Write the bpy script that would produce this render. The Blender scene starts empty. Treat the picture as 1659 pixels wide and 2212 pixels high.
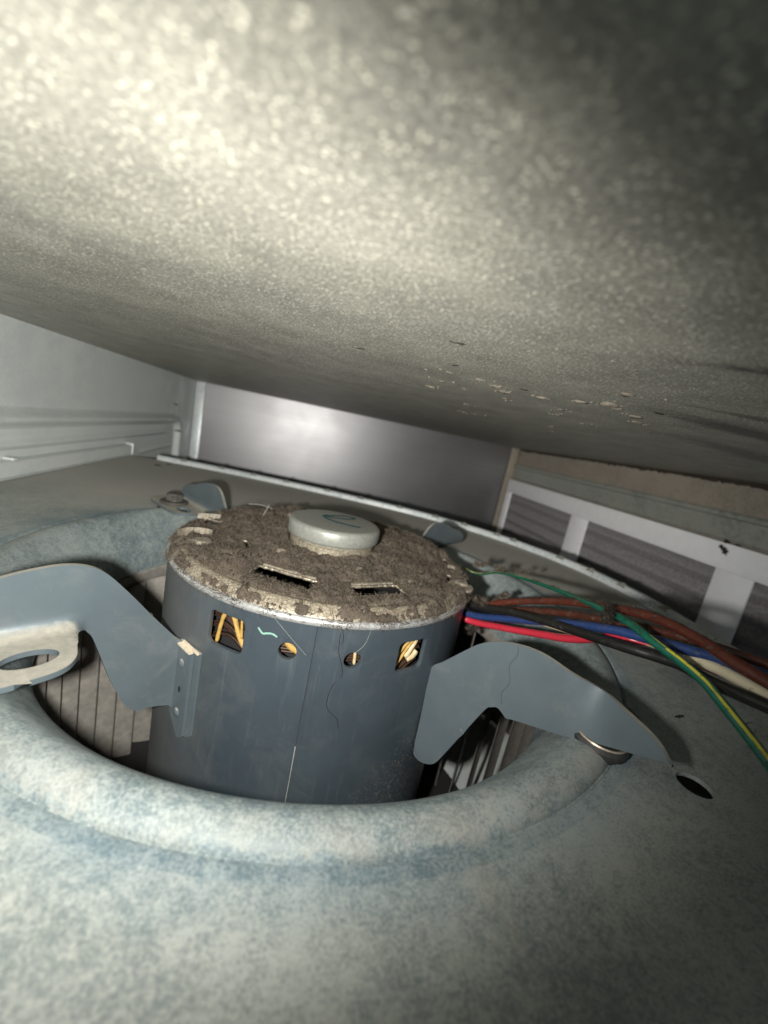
import bpy, bmesh, math, random
from mathutils import Vector, Matrix, noise
from mathutils.geometry import tessellate_polygon
random.seed(11)
PI = math.pi
MM = 0.001
scn = bpy.context.scene
COL = scn.collection

# ------------------------------------------------------------------ camera
CAM_POS = (-18.6, -191.1, 75.0)                       # millimetres
CAM_R = ((0.96467, -0.17542, 0.19655), (0.15581, -0.22170, -0.96259), (0.21243, 0.95921, -0.18654))
cam_d = bpy.data.cameras.new('camera')
cam = bpy.data.objects.new('camera', cam_d)
COL.objects.link(cam)
cam_d.sensor_fit = 'VERTICAL'
cam_d.sensor_height = 36.0
cam_d.lens = 36.0 * 864.24 / 2212.0
cam_d.clip_start = 0.002
cam_d.clip_end = 20.0
xa, ya, za = Vector(CAM_R[0]), -Vector(CAM_R[1]), -Vector(CAM_R[2])
cam.matrix_world = Matrix(((xa.x, ya.x, za.x, CAM_POS[0] * MM), (xa.y, ya.y, za.y, CAM_POS[1] * MM),
                           (xa.z, ya.z, za.z, CAM_POS[2] * MM), (0, 0, 0, 1)))
cam_d.dof.use_dof = True
cam_d.dof.focus_distance = 0.130
cam_d.dof.aperture_fstop = 11.5
scn.camera = cam

# ------------------------------------------------------------------ world and lamp
world = bpy.data.worlds.new('World')
scn.world = world
world.use_nodes = True
bg = world.node_tree.nodes['Background']
bg.inputs['Color'].default_value = (0.80, 0.90, 1.0, 1)
bg.inputs['Strength'].default_value = 0.22
fl = bpy.data.lights.new('phone_flash', 'SPOT')
fl.energy = 1.9
fl.color = (1.0, 0.97, 0.915)
fl.spot_size = math.radians(164)
fl.spot_blend = 0.8
fl.use_nodes = True                                    # gentle fall-off, like the phone's evened-out exposure
_fo = fl.node_tree.nodes.new('ShaderNodeLightFalloff')
_fo.inputs['Strength'].default_value = 7.0
fl.node_tree.links.new(_fo.outputs['Linear'], fl.node_tree.nodes['Emission'].inputs['Strength'])
fl.shadow_soft_size = 0.0030
flash = bpy.data.objects.new('phone_flash', fl)
COL.objects.link(flash)
FLASH = Vector((-35.0, -177.0, 63.0))
flash.location = FLASH * MM
aim = Vector((-0.10, 0.95, -0.02))
flash.rotation_euler = aim.to_track_quat('-Z', 'Y').to_euler()
scn.view_settings.view_transform = 'Standard'
scn.view_settings.look = 'None'
scn.view_settings.exposure = 0.0
scn.view_settings.gamma = 1.0

# ------------------------------------------------------------------ helpers
def tag(o, label=None, cat=None, group=None, kind=None):
    if label: o['label'] = label
    if cat: o['category'] = cat
    if group: o['group'] = group
    if kind: o['kind'] = kind
    return o

BASE = {}

def thing(name, label, cat, loc=(0, 0, 0), group=None):
    o = bpy.data.objects.new(name, None)
    COL.objects.link(o)
    o.location = Vector(loc) * MM
    o.empty_display_size = 0.01
    BASE[o] = Vector(loc)
    return tag(o, label, cat, group)

def base_of(p):
    while p is not None:
        if p in BASE: return BASE[p]
        p = p.parent
    return Vector((0, 0, 0))

def link(name, me, mat, parent=None):
    o = bpy.data.objects.new(name, me)
    COL.objects.link(o)
    if mat is not None and not me.materials: me.materials.append(mat)
    if parent is not None: o.parent = parent
    return o

def obj(name, V, F, mat, parent=None, smooth=False, angle=None):
    """V in millimetres, scene coordinates"""
    b = base_of(parent)
    me = bpy.data.meshes.new(name)
    me.from_pydata([((v[0] - b.x) * MM, (v[1] - b.y) * MM, (v[2] - b.z) * MM) for v in V], [], F)
    me.validate()
    if smooth:
        me.shade_smooth()
        if angle: me.set_sharp_from_angle(angle=math.radians(angle))
    return link(name, me, mat, parent)

def obj_bm(name, bm, mat, parent=None, smooth=False, angle=None):
    b = base_of(parent)
    bmesh.ops.recalc_face_normals(bm, faces=bm.faces)
    for v in bm.verts: v.co = (v.co - b) * MM
    me = bpy.data.meshes.new(name)
    bm.to_mesh(me); bm.free()
    if smooth:
        me.shade_smooth()
        if angle: me.set_sharp_from_angle(angle=math.radians(angle))
    return link(name, me, mat, parent)

class MB:
    def __init__(s): s.V = []; s.F = []
    def add(s, V, F):
        n = len(s.V); s.V += [tuple(v) for v in V]; s.F += [tuple(i + n for i in f) for f in F]; return s
    def box(s, x0, x1, y0, y1, z0, z1):
        return s.add([(x0,y0,z0),(x1,y0,z0),(x1,y1,z0),(x0,y1,z0),(x0,y0,z1),(x1,y0,z1),(x1,y1,z1),(x0,y1,z1)],
                     [(0,3,2,1),(4,5,6,7),(0,1,5,4),(1,2,6,5),(2,3,7,6),(3,0,4,7)])
    def build(s, name, mat, parent=None, smooth=False, angle=None): return obj(name, s.V, s.F, mat, parent, smooth, angle)

def bevel_box(name, x0, x1, y0, y1, z0, z1, w, mat, parent=None):
    m = MB().box(x0, x1, y0, y1, z0, z1)
    bm = bmesh.new()
    vs = [bm.verts.new(v) for v in m.V]
    for f in m.F: bm.faces.new([vs[i] for i in f])
    bmesh.ops.bevel(bm, geom=bm.edges[:], offset=w, segments=2, affect='EDGES', profile=0.5)
    return obj_bm(name, bm, mat, parent, True, 40)

def catmull(P, n=8):
    P = [Vector(p) for p in P]
    Q = [P[0] * 2 - P[1]] + P + [P[-1] * 2 - P[-2]]
    out = []
    for i in range(1, len(Q) - 2):
        a, b, c, d = Q[i - 1:i + 3]
        for k in range(n):
            t = k / n
            out.append(0.5 * ((2 * b) + (c - a) * t + (2 * a - 5 * b + 4 * c - d) * t * t + (3 * b - a - 3 * c + d) * t ** 3))
    out.append(P[-1])
    return out

def catmull_closed(P, n=5):
    P = [Vector(p) for p in P]; N = len(P); out = []
    for i in range(N):
        a, b, c, d = P[i - 1], P[i], P[(i + 1) % N], P[(i + 2) % N]
        for k in range(n):
            t = k / n
            out.append(0.5 * ((2 * b) + (c - a) * t + (2 * a - 5 * b + 4 * c - d) * t * t + (3 * b - a - 3 * c + d) * t ** 3))
    return out

def frames(P):
    T = []
    for i in range(len(P)):
        t = (P[min(i + 1, len(P) - 1)] - P[max(i - 1, 0)])
        T.append(t.normalized() if t.length > 1e-9 else Vector((1, 0, 0)))
    n = T[0].cross(Vector((0, 0, 1)))
    if n.length < 1e-3: n = T[0].cross(Vector((0, 1, 0)))
    n.normalize(); out = []
    for t in T:
        n = (n - t * n.dot(t)).normalized()
        out.append((t, n, t.cross(n)))
    return out

def tube(P, r, seg=10, mb=None, wob=0.0, cap=True):
    P = [Vector(p) for p in P]
    mb = mb or MB(); V = []; F = []
    fr = frames(P)
    for i, (p, (t, n, b)) in enumerate(zip(P, fr)):
        rr = r(i / (len(P) - 1)) if callable(r) else r
        for k in range(seg):
            a = 2 * PI * k / seg
            q = rr * (1 + wob * noise.noise(Vector((p.x * .3 + k, p.y * .3, p.z * .3 + i * .13))))
            V.append(p + n * math.cos(a) * q + b * math.sin(a) * q)
    for i in range(len(P) - 1):
        for k in range(seg):
            k2 = (k + 1) % seg
            F.append((i * seg + k, i * seg + k2, (i + 1) * seg + k2, (i + 1) * seg + k))
    if cap:
        F.append(tuple(reversed(range(seg)))); F.append(tuple(range((len(P) - 1) * seg, len(P) * seg)))
    return mb.add(V, F)

def lathe(prof, seg=128, a0=0.0, a1=2 * PI, cx=0, cy=0, mb=None):
    """open profile list of (r,z) revolved about z"""
    mb = mb or MB(); full = abs(a1 - a0 - 2 * PI) < 1e-6
    n = seg if full else seg + 1; V = []; F = []
    for r, z in prof:
        for k in range(n):
            a = a0 + (a1 - a0) * k / seg
            V.append((cx + r * math.cos(a), cy + r * math.sin(a), z))
    for i in range(len(prof) - 1):
        for k in range(seg):
            k2 = (k + 1) % n
            F.append((i * n + k, i * n + k2, (i + 1) * n + k2, (i + 1) * n + k))
    return mb.add(V, F)

def disc_solid(cx, cy, prof, seg=48, mb=None):
    """closed lathe whose profile starts and ends on small radius"""
    mb = lathe(prof, seg, cx=cx, cy=cy, mb=mb)
    return mb

def smoothstep(a, b, x):
    t = max(0.0, min(1.0, (x - a) / (b - a))); return t * t * (3 - 2 * t)

def pol(r, az, z=0.0):
    a = math.radians(az); return Vector((r * math.cos(a), r * math.sin(a), z))

def fbm(p, o=4): return noise.fractal(Vector(p), 1.0, 2.0, o)

def boolean_cut(o, cutter_mb, bevel=0.0):
    b = base_of(o.parent) if o.parent else Vector((0, 0, 0))
    me = bpy.data.meshes.new('cutter')
    me.from_pydata([((v[0] - b.x) * MM, (v[1] - b.y) * MM, (v[2] - b.z) * MM) for v in cutter_mb.V], [], cutter_mb.F)
    c = bpy.data.objects.new('cutter', me); COL.objects.link(c)
    if o.parent: c.parent = o.parent
    md = o.modifiers.new('b', 'BOOLEAN'); md.operation = 'DIFFERENCE'; md.solver = 'EXACT'; md.object = c; md.use_self = True
    if bevel:
        bv = o.modifiers.new('v', 'BEVEL'); bv.width = bevel * MM; bv.segments = 2; bv.limit_method = 'ANGLE'; bv.angle_limit = math.radians(50)
    dg = bpy.context.evaluated_depsgraph_get()
    new = bpy.data.meshes.new_from_object(o.evaluated_get(dg), depsgraph=dg)
    old = o.data; o.modifiers.clear(); o.data = new
    bpy.data.objects.remove(c); bpy.data.meshes.remove(me); bpy.data.meshes.remove(old)
    new.shade_smooth(); new.set_sharp_from_angle(angle=math.radians(28))
    return o

# ------------------------------------------------------------------ materials
class NT:
    def __init__(s, name):
        s.m = bpy.data.materials.new(name); s.m.use_nodes = True
        s.t = s.m.node_tree; s.N = s.t.nodes; s.L = s.t.links
        s.b = s.N['Principled BSDF']
        tc = s.N.new('ShaderNodeTexCoord'); mp = s.N.new('ShaderNodeMapping')
        mp.inputs['Scale'].default_value = (1000, 1000, 1000)
        s.L.new(tc.outputs['Object'], mp.inputs[0]); s.co = mp.outputs[0]      # coordinates in millimetres
        s.tc = tc
    def mapped(s, scale, rot=(0, 0, 0), loc=(0, 0, 0)):
        mp = s.N.new('ShaderNodeMapping'); mp.inputs['Scale'].default_value = scale
        mp.inputs['Rotation'].default_value = rot; mp.inputs['Location'].default_value = loc
        s.L.new(s.co, mp.inputs[0]); return mp.outputs[0]
    def noise(s, scale, detail=4, rough=0.55, dist=0.0, co=None):
        n = s.N.new('ShaderNodeTexNoise'); n.inputs['Scale'].default_value = scale; n.inputs['Detail'].default_value = detail
        n.inputs['Roughness'].default_value = rough; n.inputs['Distortion'].default_value = dist
        s.L.new(co or s.co, n.inputs['Vector']); return n.outputs['Fac']
    def voro(s, scale, feature='F1', out='Distance', co=None, rnd=1.0):
        n = s.N.new('ShaderNodeTexVoronoi'); n.feature = feature; n.inputs['Scale'].default_value = scale
        n.inputs['Randomness'].default_value = rnd
        s.L.new(co or s.co, n.inputs['Vector']); return n.outputs[out]
    def ramp(s, fac, stops, interp='LINEAR'):
        r = s.N.new('ShaderNodeValToRGB'); cr = r.color_ramp; cr.interpolation = interp
        while len(cr.elements) < len(stops): cr.elements.new(0.5)
        for e, (p, c) in zip(cr.elements, stops):
            e.position = p
            if isinstance(c, (int, float)): c = (c, c, c)
            e.color = (c[0], c[1], c[2], 1)
        s.L.new(fac, r.inputs[0]); return r.outputs[0]
    def mix(s, fac, a, b, mode='MIX'):
        n = s.N.new('ShaderNodeMix'); n.data_type = 'RGBA'; n.blend_type = mode
        for sock, v in ((n.inputs[0], fac), (n.inputs[6], a), (n.inputs[7], b)):
            if isinstance(v, (int, float)): sock.default_value = v if sock.type == 'VALUE' else (v, v, v, 1)
            elif isinstance(v, tuple): sock.default_value = (v[0], v[1], v[2], 1)
            else: s.L.new(v, sock)
        return n.outputs[2]
    def math(s, op, a, b=0.0, c=None):
        n = s.N.new('ShaderNodeMath'); n.operation = op
        for k, v in enumerate((a, b) if c is None else (a, b, c)):
            if isinstance(v, (int, float)): n.inputs[k].default_value = v
            else: s.L.new(v, n.inputs[k])
        return n.outputs[0]
    def xyz(s):
        n = s.N.new('ShaderNodeSeparateXYZ'); s.L.new(s.co, n.inputs[0]); return n.outputs
    def setv(s, key, v):
        k = s.b.inputs[key]
        if isinstance(v, (int, float)): k.default_value = v
        elif isinstance(v, tuple): k.default_value = (v[0], v[1], v[2], 1)
        else: s.L.new(v, k)
        return s
    def bump(s, h, strength=0.3, dist=0.3):
        n = s.N.new('ShaderNodeBump'); n.inputs['Strength'].default_value = strength; n.inputs['Distance'].default_value = dist * MM
        s.L.new(h, n.inputs['Height']); s.L.new(n.outputs[0], s.b.inputs['Normal']); return s

def simple(name, col, rough=0.5, metal=0.0, var=0.15, scale=0.3, bump=0.0, bscale=1.5):
    n = NT(name)
    f = n.noise(scale, 5, 0.6)
    dark = tuple(c * (1 - var) for c in col); light = tuple(min(1, c * (1 + var)) for c in col)
    n.setv('Base Color', n.ramp(f, [(0.3, dark), (0.7, light)])); n.setv('Roughness', rough); n.setv('Metallic', metal)
    if bump: n.bump(n.noise(bscale, 4), bump, 0.3)
    return n.m

def m_plate(name, teal, dust, amount, metal=0.25, rough=0.5, fine=0.55, bump=0.25, settled=None, speck=0.45):
    """galvanised sheet with mottled dust"""
    n = NT(name)
    f1 = n.noise(fine, 8, 0.74, 0.4)
    f2 = n.noise(fine * 0.17, 5, 0.65, 0.6)
    f3 = n.noise(0.02, 4, 0.6)
    s = n.math('ADD', n.math('MULTIPLY', f1, 0.85), n.math('ADD', n.math('MULTIPLY', f2, 0.34), n.math('MULTIPLY', f3, 0.40)))
    mask = n.ramp(s, [(amount - 0.085, 0.0), (amount, 0.5), (amount + 0.085, 1.0)])
    col = n.mix(mask, teal, dust)
    if speck:
        sp = n.ramp(n.noise(0.31, 4, 0.7), [(0.66, 0.0), (0.80, speck)])
        col = n.mix(sp, col, tuple(min(1, c * 1.25) for c in (dust[0] * 1.06, dust[1], dust[2] * .80)))
    if settled:
        x, y, z = n.xyz()
        rr = n.math('SQRT', n.math('ADD', n.math('MULTIPLY', x, x), n.math('MULTIPLY', y, y)))
        wob = n.math('MULTIPLY', n.math('SUBTRACT', n.noise(0.09, 6, 0.7), 0.5), 9.0)
        wr_ = n.math('ADD', rr, wob)
        patch = n.ramp(n.noise(0.035, 4, 0.6), [(0.40, 0.15), (0.62, 1.0)])
        tan_ = n.math('MULTIPLY', n.ramp(n.math('DIVIDE', wr_, 200.0), [(0.630, 0.0), (0.655, 0.42), (0.668, 0.42), (0.672, 0.0)]), patch)
        col = n.mix(tan_, col, (0.36, 0.335, 0.285))
        blue = n.math('MULTIPLY', n.ramp(n.math('DIVIDE', wr_, 200.0), [(0.670, 0.0), (0.680, 0.8), (0.705, 0.55), (0.745, 0.0)]), n.ramp(n.noise(0.025, 4, 0.6), [(0.35, 0.25), (0.6, 1.0)]))
        col = n.mix(blue, col, n.mix(mask, (0.110, 0.160, 0.188), (0.235, 0.288, 0.300)))
        smear = n.ramp(n.noise(0.03, 5, 0.7, 1.2), [(0.60, 0.0), (0.74, 0.38)])
        col = n.mix(smear, col, (0.38, 0.36, 0.30))
        g = n.ramp(n.math('ADD', n.math('MULTIPLY', y, 0.0042), n.math('ADD', n.math('MULTIPLY', x, 0.0010), n.math('MULTIPLY', n.noise(0.03, 5, 0.65), 0.5))), [(settled[0], 0.0), (settled[1], 0.85)])
        col = n.mix(g, col, n.ramp(n.noise(0.9, 4, 0.7), [(0.3, tuple(c * .88 for c in settled[2])), (0.7, tuple(c * 1.1 for c in settled[2]))]))
    n.setv('Base Color', col); n.setv('Metallic', metal)
    n.setv('Roughness', n.ramp(mask, [(0.0, rough - 0.1), (1.0, rough + 0.15)]))
    n.bump(n.noise(fine * 1.3, 4, 0.7), bump, 0.2)
    return n.m

M = {}
M['plate'] = m_plate('mottled_galvanised', (0.155, 0.183, 0.180), (0.335, 0.355, 0.325), 0.775, metal=0.05, rough=0.70, fine=1.7, settled=(0.28, 0.62, (0.42, 0.405, 0.365)))
M['ring'] = m_plate('teal_galvanised', (0.105, 0.145, 0.157), (0.275, 0.312, 0.30), 0.785, metal=0.08, rough=0.66, fine=1.5, settled=(0.45, 1.0, (0.36, 0.365, 0.35)))
M['wall'] = m_plate('dusty_wall_sheet', (0.52, 0.57, 0.565), (0.60, 0.635, 0.615), 0.76, metal=0.1, rough=0.45, fine=0.5, bump=0.04, speck=0)
M['strip'] = m_plate('bright_galvanised', (0.50, 0.55, 0.56), (0.62, 0.65, 0.64), 0.78, metal=0.3, rough=0.36, fine=0.5, bump=0.06, speck=0)

def m_ceiling():
    n = NT('speckled_ceiling_sheet')
    x, y, z = n.xyz()
    f1 = n.noise(1.45, 4, 0.68)
    f2 = n.noise(0.05, 4, 0.6)
    s = n.math('ADD', n.math('MULTIPLY', f1, 0.8), n.math('MULTIPLY', f2, 0.3))
    col = n.ramp(s, [(0.40, (0.145, 0.144, 0.124)), (0.56, (0.27, 0.266, 0.228)), (0.70, (0.48, 0.468, 0.39))])
    grain = n.ramp(n.voro(1.25), [(0.0, 1.0), (0.22, 1.0), (0.34, 0.0)])
    keep = n.ramp(n.noise(0.6, 2), [(0.44, 0.0), (0.56, 1.0)])
    g = n.math('MULTIPLY', grain, keep)
    col = n.mix(g, col, (0.80, 0.78, 0.64))  # pale dust and zinc specks, with their sparkle painted into the colour
    # grime smeared along the sheet near the filter side
    sm = n.noise(1.0, 5, 0.65, co=n.mapped((0.03, 0.22, 0.1)))
    fine = n.noise(0.25, 4, 0.7)
    for cx, cy, rx, ry, an, k in ((70, -135, 30, 3.4, -30, 0.85), (128, -80, 50, 9, -3, 0.8), (100, -98, 26, 3.0, -14, 0.6), (190, -35, 70, 14, 8, 0.6)):
        ca, sa = math.cos(math.radians(an)), math.sin(math.radians(an))
        px, py = n.math('SUBTRACT', x, float(cx)), n.math('SUBTRACT', y, float(cy))
        u = n.math('DIVIDE', n.math('ADD', n.math('MULTIPLY', px, ca), n.math('MULTIPLY', py, sa)), float(rx))
        w = n.math('DIVIDE', n.math('SUBTRACT', n.math('MULTIPLY', py, ca), n.math('MULTIPLY', px, sa)), float(ry))
        d = n.math('SQRT', n.math('ADD', n.math('MULTIPLY', u, u), n.math('MULTIPLY', w, w)))
        d = n.math('ADD', d, n.math('MULTIPLY', n.math('ADD', sm, fine), 0.9))
        col = n.mix(n.ramp(n.math('DIVIDE', d, 2.0), [(0.66, k), (1.0, 0.0)]), col, (0.050, 0.045, 0.040))
    n.setv('Base Color', col); n.setv('Metallic', 0.25)
    n.setv('Roughness', n.ramp(g, [(0.0, 0.5), (1.0, 0.25)]))
    n.bump(n.math('ADD', n.noise(1.1, 4, 0.65), n.math('MULTIPLY', g, 0.4)), 0.6, 0.45)
    return n.m
M['ceiling'] = m_ceiling()

def m_back():
    n = NT('smooth_steel_sheet')
    br = n.noise(1.0, 4, 0.6, co=n.mapped((0.004, 0.2, 1.2)))
    n.setv('Base Color', n.ramp(br, [(0.3, (0.225, 0.225, 0.23)), (0.7, (0.26, 0.26, 0.265))])); n.setv('Metallic', 0.9)
    n.setv('Roughness', n.ramp(n.noise(0.02, 4), [(0.3, 0.40), (0.7, 0.45)]))
    n.bump(n.noise(0.006, 1), 0.05, 2.0)
    return n.m
M['back'] = m_back()

def m_shell():
    n = NT('blue_grey_motor_paint')
    f = n.noise(0.05, 4)
    col = n.ramp(f, [(0.3, (0.044, 0.060, 0.073)), (0.7, (0.055, 0.073, 0.087))])
    peel = n.noise(1.6, 3)
    x, y, z = n.xyz()
    # grey dust film clinging on the left part of the shell and low on the right
    d1 = n.ramp(n.math('ADD', n.math('MULTIPLY', x, -0.0105), n.math('MULTIPLY', n.noise(0.06, 6, 0.7), 0.35)), [(0.50, 0.0), (1.0, 0.55)])
    col = n.mix(d1, col, (0.24, 0.235, 0.21))
    specks = n.ramp(n.noise(1.3, 5, 0.8), [(0.635, 0.0), (0.72, 0.55)])
    col = n.mix(n.math('MULTIPLY', specks, n.ramp(n.noise(0.05, 4, 0.7), [(0.42, 0.1), (0.62, 1.0)])), col, (0.26, 0.25, 0.22))
    scuff = n.ramp(n.noise(1.0, 6, 0.7, co=n.mapped((0.5, 0.5, 0.035))), [(0.55, 0.0), (0.75, 0.28)])
    col = n.mix(scuff, col, (0.15, 0.165, 0.17))
    film = n.ramp(n.noise(0.035, 6, 0.72, 0.8), [(0.52, 0.0), (0.76, 0.22)])
    col = n.mix(film, col, (0.20, 0.19, 0.165))
    lowr = n.math('MULTIPLY', n.ramp(n.math('SUBTRACT', n.math('MULTIPLY', x, 0.012), n.math('MULTIPLY', z, 0.010)), [(0.75, 0.0), (1.05, 1.0)]),
                  n.ramp(n.noise(0.8, 5, 0.75), [(0.52, 0.0), (0.70, 0.55)]))
    col = n.mix(lowr, col, (0.38, 0.33, 0.27))
    n.setv('Base Color', col); n.setv('Roughness', n.ramp(d1, [(0, 0.40), (1, 0.75)])); n.setv('Metallic', 0.15)
    n.bump(peel, 0.05, 0.2)
    return n.m
M['shell'] = m_shell()

def m_arm():
    n = NT('blue_grey_bracket_paint')
    col = n.ramp(n.noise(0.06, 4), [(0.3, (0.098, 0.125, 0.140)), (0.7, (0.116, 0.145, 0.160))])
    scuff = n.ramp(n.noise(0.05, 7, 0.75, 0.8), [(0.52, 0.0), (0.74, 0.30)])
    col = n.mix(scuff, col, (0.26, 0.255, 0.225))
    specks = n.ramp(n.noise(1.2, 5, 0.8), [(0.64, 0.0), (0.72, 0.6)])
    col = n.mix(specks, col, (0.36, 0.34, 0.28))
    geo = n.N.new('ShaderNodeNewGeometry'); sep = n.N.new('ShaderNodeSeparateXYZ'); n.L.new(geo.outputs['Normal'], sep.inputs[0])
    up = n.ramp(n.math('ADD', sep.outputs[2], n.math('MULTIPLY', n.noise(0.6, 5, 0.7), 0.35)), [(0.62, 0.0), (1.05, 1.0)])   # settled dust on level faces
    col = n.mix(up, col, n.ramp(n.noise(0.5, 5, 0.7), [(0.35, (0.29, 0.28, 0.24)), (0.65, (0.37, 0.355, 0.30))]))
    n.setv('Base Color', col); n.setv('Roughness', n.ramp(up, [(0, 0.36), (1, 0.85)])); n.setv('Metallic', 0.2)
    n.bump(n.noise(1.4, 3), 0.06, 0.2)
    return n.m
M['arm'] = m_arm()

def m_lint(name, c0, c1, c2):
    n = NT(name)
    col = n.ramp(n.noise(1.3, 6, 0.75), [(0.3, c0), (0.5, c1), (0.72, c2)])
    big = n.ramp(n.noise(0.07, 3), [(0.35, 0.75), (0.65, 1.15)])
    n.setv('Base Color', n.mix(1.0, col, big, 'MULTIPLY')); n.setv('Roughness', 0.95)
    n.b.inputs['Specular IOR Level'].default_value = 0.15
    n.bump(n.noise(1.6, 6, 0.8), 1.0, 0.8)
    return n.m
M['lint'] = m_lint('brown_lint', (0.045, 0.037, 0.029), (0.118, 0.097, 0.075), (0.22, 0.185, 0.148))
M['fibre'] = m_lint('lint_fibre', (0.065, 0.052, 0.040), (0.175, 0.145, 0.113), (0.38, 0.325, 0.26))
M['darklint'] = m_lint('dark_lint', (0.02, 0.018, 0.015), (0.05, 0.042, 0.034), (0.10, 0.085, 0.07))

def m_capmetal():
    n = NT('dusty_bare_metal')
    col = n.ramp(n.noise(0.5, 5, 0.7), [(0.35, (0.27, 0.23, 0.165)), (0.62, (0.50, 0.45, 0.35))])
    cr = n.ramp(n.voro(0.8, 'DISTANCE_TO_EDGE', co=None), [(0.0, 0.0), (0.10, 1.0)])
    col = n.mix(cr, (0.13, 0.105, 0.08), col)
    n.setv('Base Color', col); n.setv('Metallic', 0.35); n.setv('Roughness', 0.42)
    n.bump(n.noise(1.2, 4), 0.2, 0.3); return n.m
M['capmetal'] = m_capmetal()
M['capplain'] = simple('tan_dusty_metal', (0.25, 0.22, 0.172), 0.7, 0.1, 0.5, 0.9, 0.4, 1.5)
M['rim'] = simple('scuffed_rim_metal', (0.52, 0.53, 0.52), 0.38, 0.55, 0.25, 0.7, 0.15)
def m_hub():
    n = NT('grey_zinc_hub')
    col = n.ramp(n.noise(0.6, 5, 0.7), [(0.35, (0.27, 0.28, 0.255)), (0.65, (0.36, 0.37, 0.335))])
    cr = n.ramp(n.noise(1.1, 6, 0.85), [(0.545, 0.0), (0.66, 0.7)])
    n.setv('Base Color', n.mix(cr, col, (0.17, 0.145, 0.105))); n.setv('Metallic', 0.3); n.setv('Roughness', 0.45)
    n.bump(n.noise(1.5, 4), 0.12, 0.2); return n.m
M['hub'] = m_hub()
M['marker'] = simple('teal_marker_ink', (0.012, 0.095, 0.110), 0.5, 0, 0.3, 0.9)
M['mint'] = simple('mint_paint_mark', (0.20, 0.36, 0.30), 0.6, 0, 0.3, 1.2)
M['winding'] = simple('dark_enamelled_copper', (0.055, 0.030, 0.020), 0.32, 0.3, 0.4, 0.6)
M['cord'] = simple('yellow_lacing_cord', (0.40, 0.25, 0.065), 0.7, 0, 0.25, 1.0, 0.3, 2.5)
M['sleeve'] = simple('cream_sleeve', (0.50, 0.40, 0.23), 0.5, 0, 0.2, 0.8)
M['black'] = simple('black_void', (0.012, 0.012, 0.012), 0.8, 0, 0.2, 0.3)
M['blade'] = simple('dusty_blade', (0.25, 0.235, 0.208), 0.62, 0.1, 0.22, 0.25, 0.25, 1.2)
M['rubber'] = simple('black_rubber', (0.03, 0.03, 0.03), 0.6, 0, 0.4, 0.5, 0.2)
M['bolt'] = simple('dusty_bolt', (0.10, 0.095, 0.085), 0.5, 0.3, 0.4, 0.6, 0.3)
M['washer'] = simple('tan_washer', (0.45, 0.38, 0.29), 0.4, 0.5, 0.3, 0.5, 0.2)
M['white'] = simple('white_filter_card', (0.88, 0.89, 0.91), 0.6, 0, 0.04, 0.1, 0.05)
M['media'] = simple('grey_filter_media', (0.27, 0.26, 0.265), 0.9, 0, 0.3, 0.35, 0.5, 0.8)
M['tan'] = m_plate('tan_dusty_sheet', (0.24, 0.212, 0.172), (0.31, 0.275, 0.225), 0.77, metal=0.1, rough=0.55, fine=0.3, bump=0.1, speck=0)
M['greenish'] = m_plate('greenish_channel_sheet', (0.24, 0.26, 0.235), (0.34, 0.35, 0.315), 0.74, metal=0.3, rough=0.45, fine=0.2, bump=0.1)
M['flake'] = simple('tan_flake', (0.15, 0.132, 0.105), 0.95, 0, 0.3, 0.6, 0.6)
M['weldtan'] = simple('tan_dust_edge', (0.58, 0.50, 0.38), 0.8, 0, 0.2, 0.8, 0.2)
M['hair'] = simple('dark_hair', (0.03, 0.028, 0.026), 0.5, 0, 0.2, 0.5)
M['palehair'] = simple('pale_dust_thread', (0.30, 0.30, 0.28), 0.8, 0, 0.2, 0.5)

def wire_mat(name, col, dusty=0.5):
    n = NT(name)
    d = n.ramp(n.noise(0.35, 6, 0.75), [(0.62 - 0.12 * dusty, 0.0), (0.76 - 0.12 * dusty, 0.8)])
    n.setv('Base Color', n.mix(d, n.ramp(n.noise(0.1, 3), [(0.3, tuple(c * .85 for c in col)), (0.7, col)]), (0.085, 0.07, 0.055)))
    n.setv('Roughness', n.ramp(d, [(0, 0.30), (1, 0.9)]))
    n.bump(n.noise(1.3, 5, 0.7), 0.25, 0.2); return n.m
M['w_red'] = wire_mat('red_insulation', (0.50, 0.030, 0.052), 0.35)
M['w_blue'] = wire_mat('blue_insulation', (0.022, 0.048, 0.150), 0.5)
M['w_black'] = wire_mat('black_insulation', (0.014, 0.014, 0.013), 0.35)
M['w_brown'] = wire_mat('brown_insulation', (0.085, 0.021, 0.012), 0.6)
M['w_brown2'] = wire_mat('dull_brown_insulation', (0.068, 0.020, 0.012), 0.7)
M['w_green'] = wire_mat('green_insulation', (0.006, 0.105, 0.066), 0.55)
M['w_yellow'] = wire_mat('yellow_stripe', (0.52, 0.46, 0.05), 0.6)
M['w_cream'] = wire_mat('cream_insulation', (0.62, 0.56, 0.40), 0.1)

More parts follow.
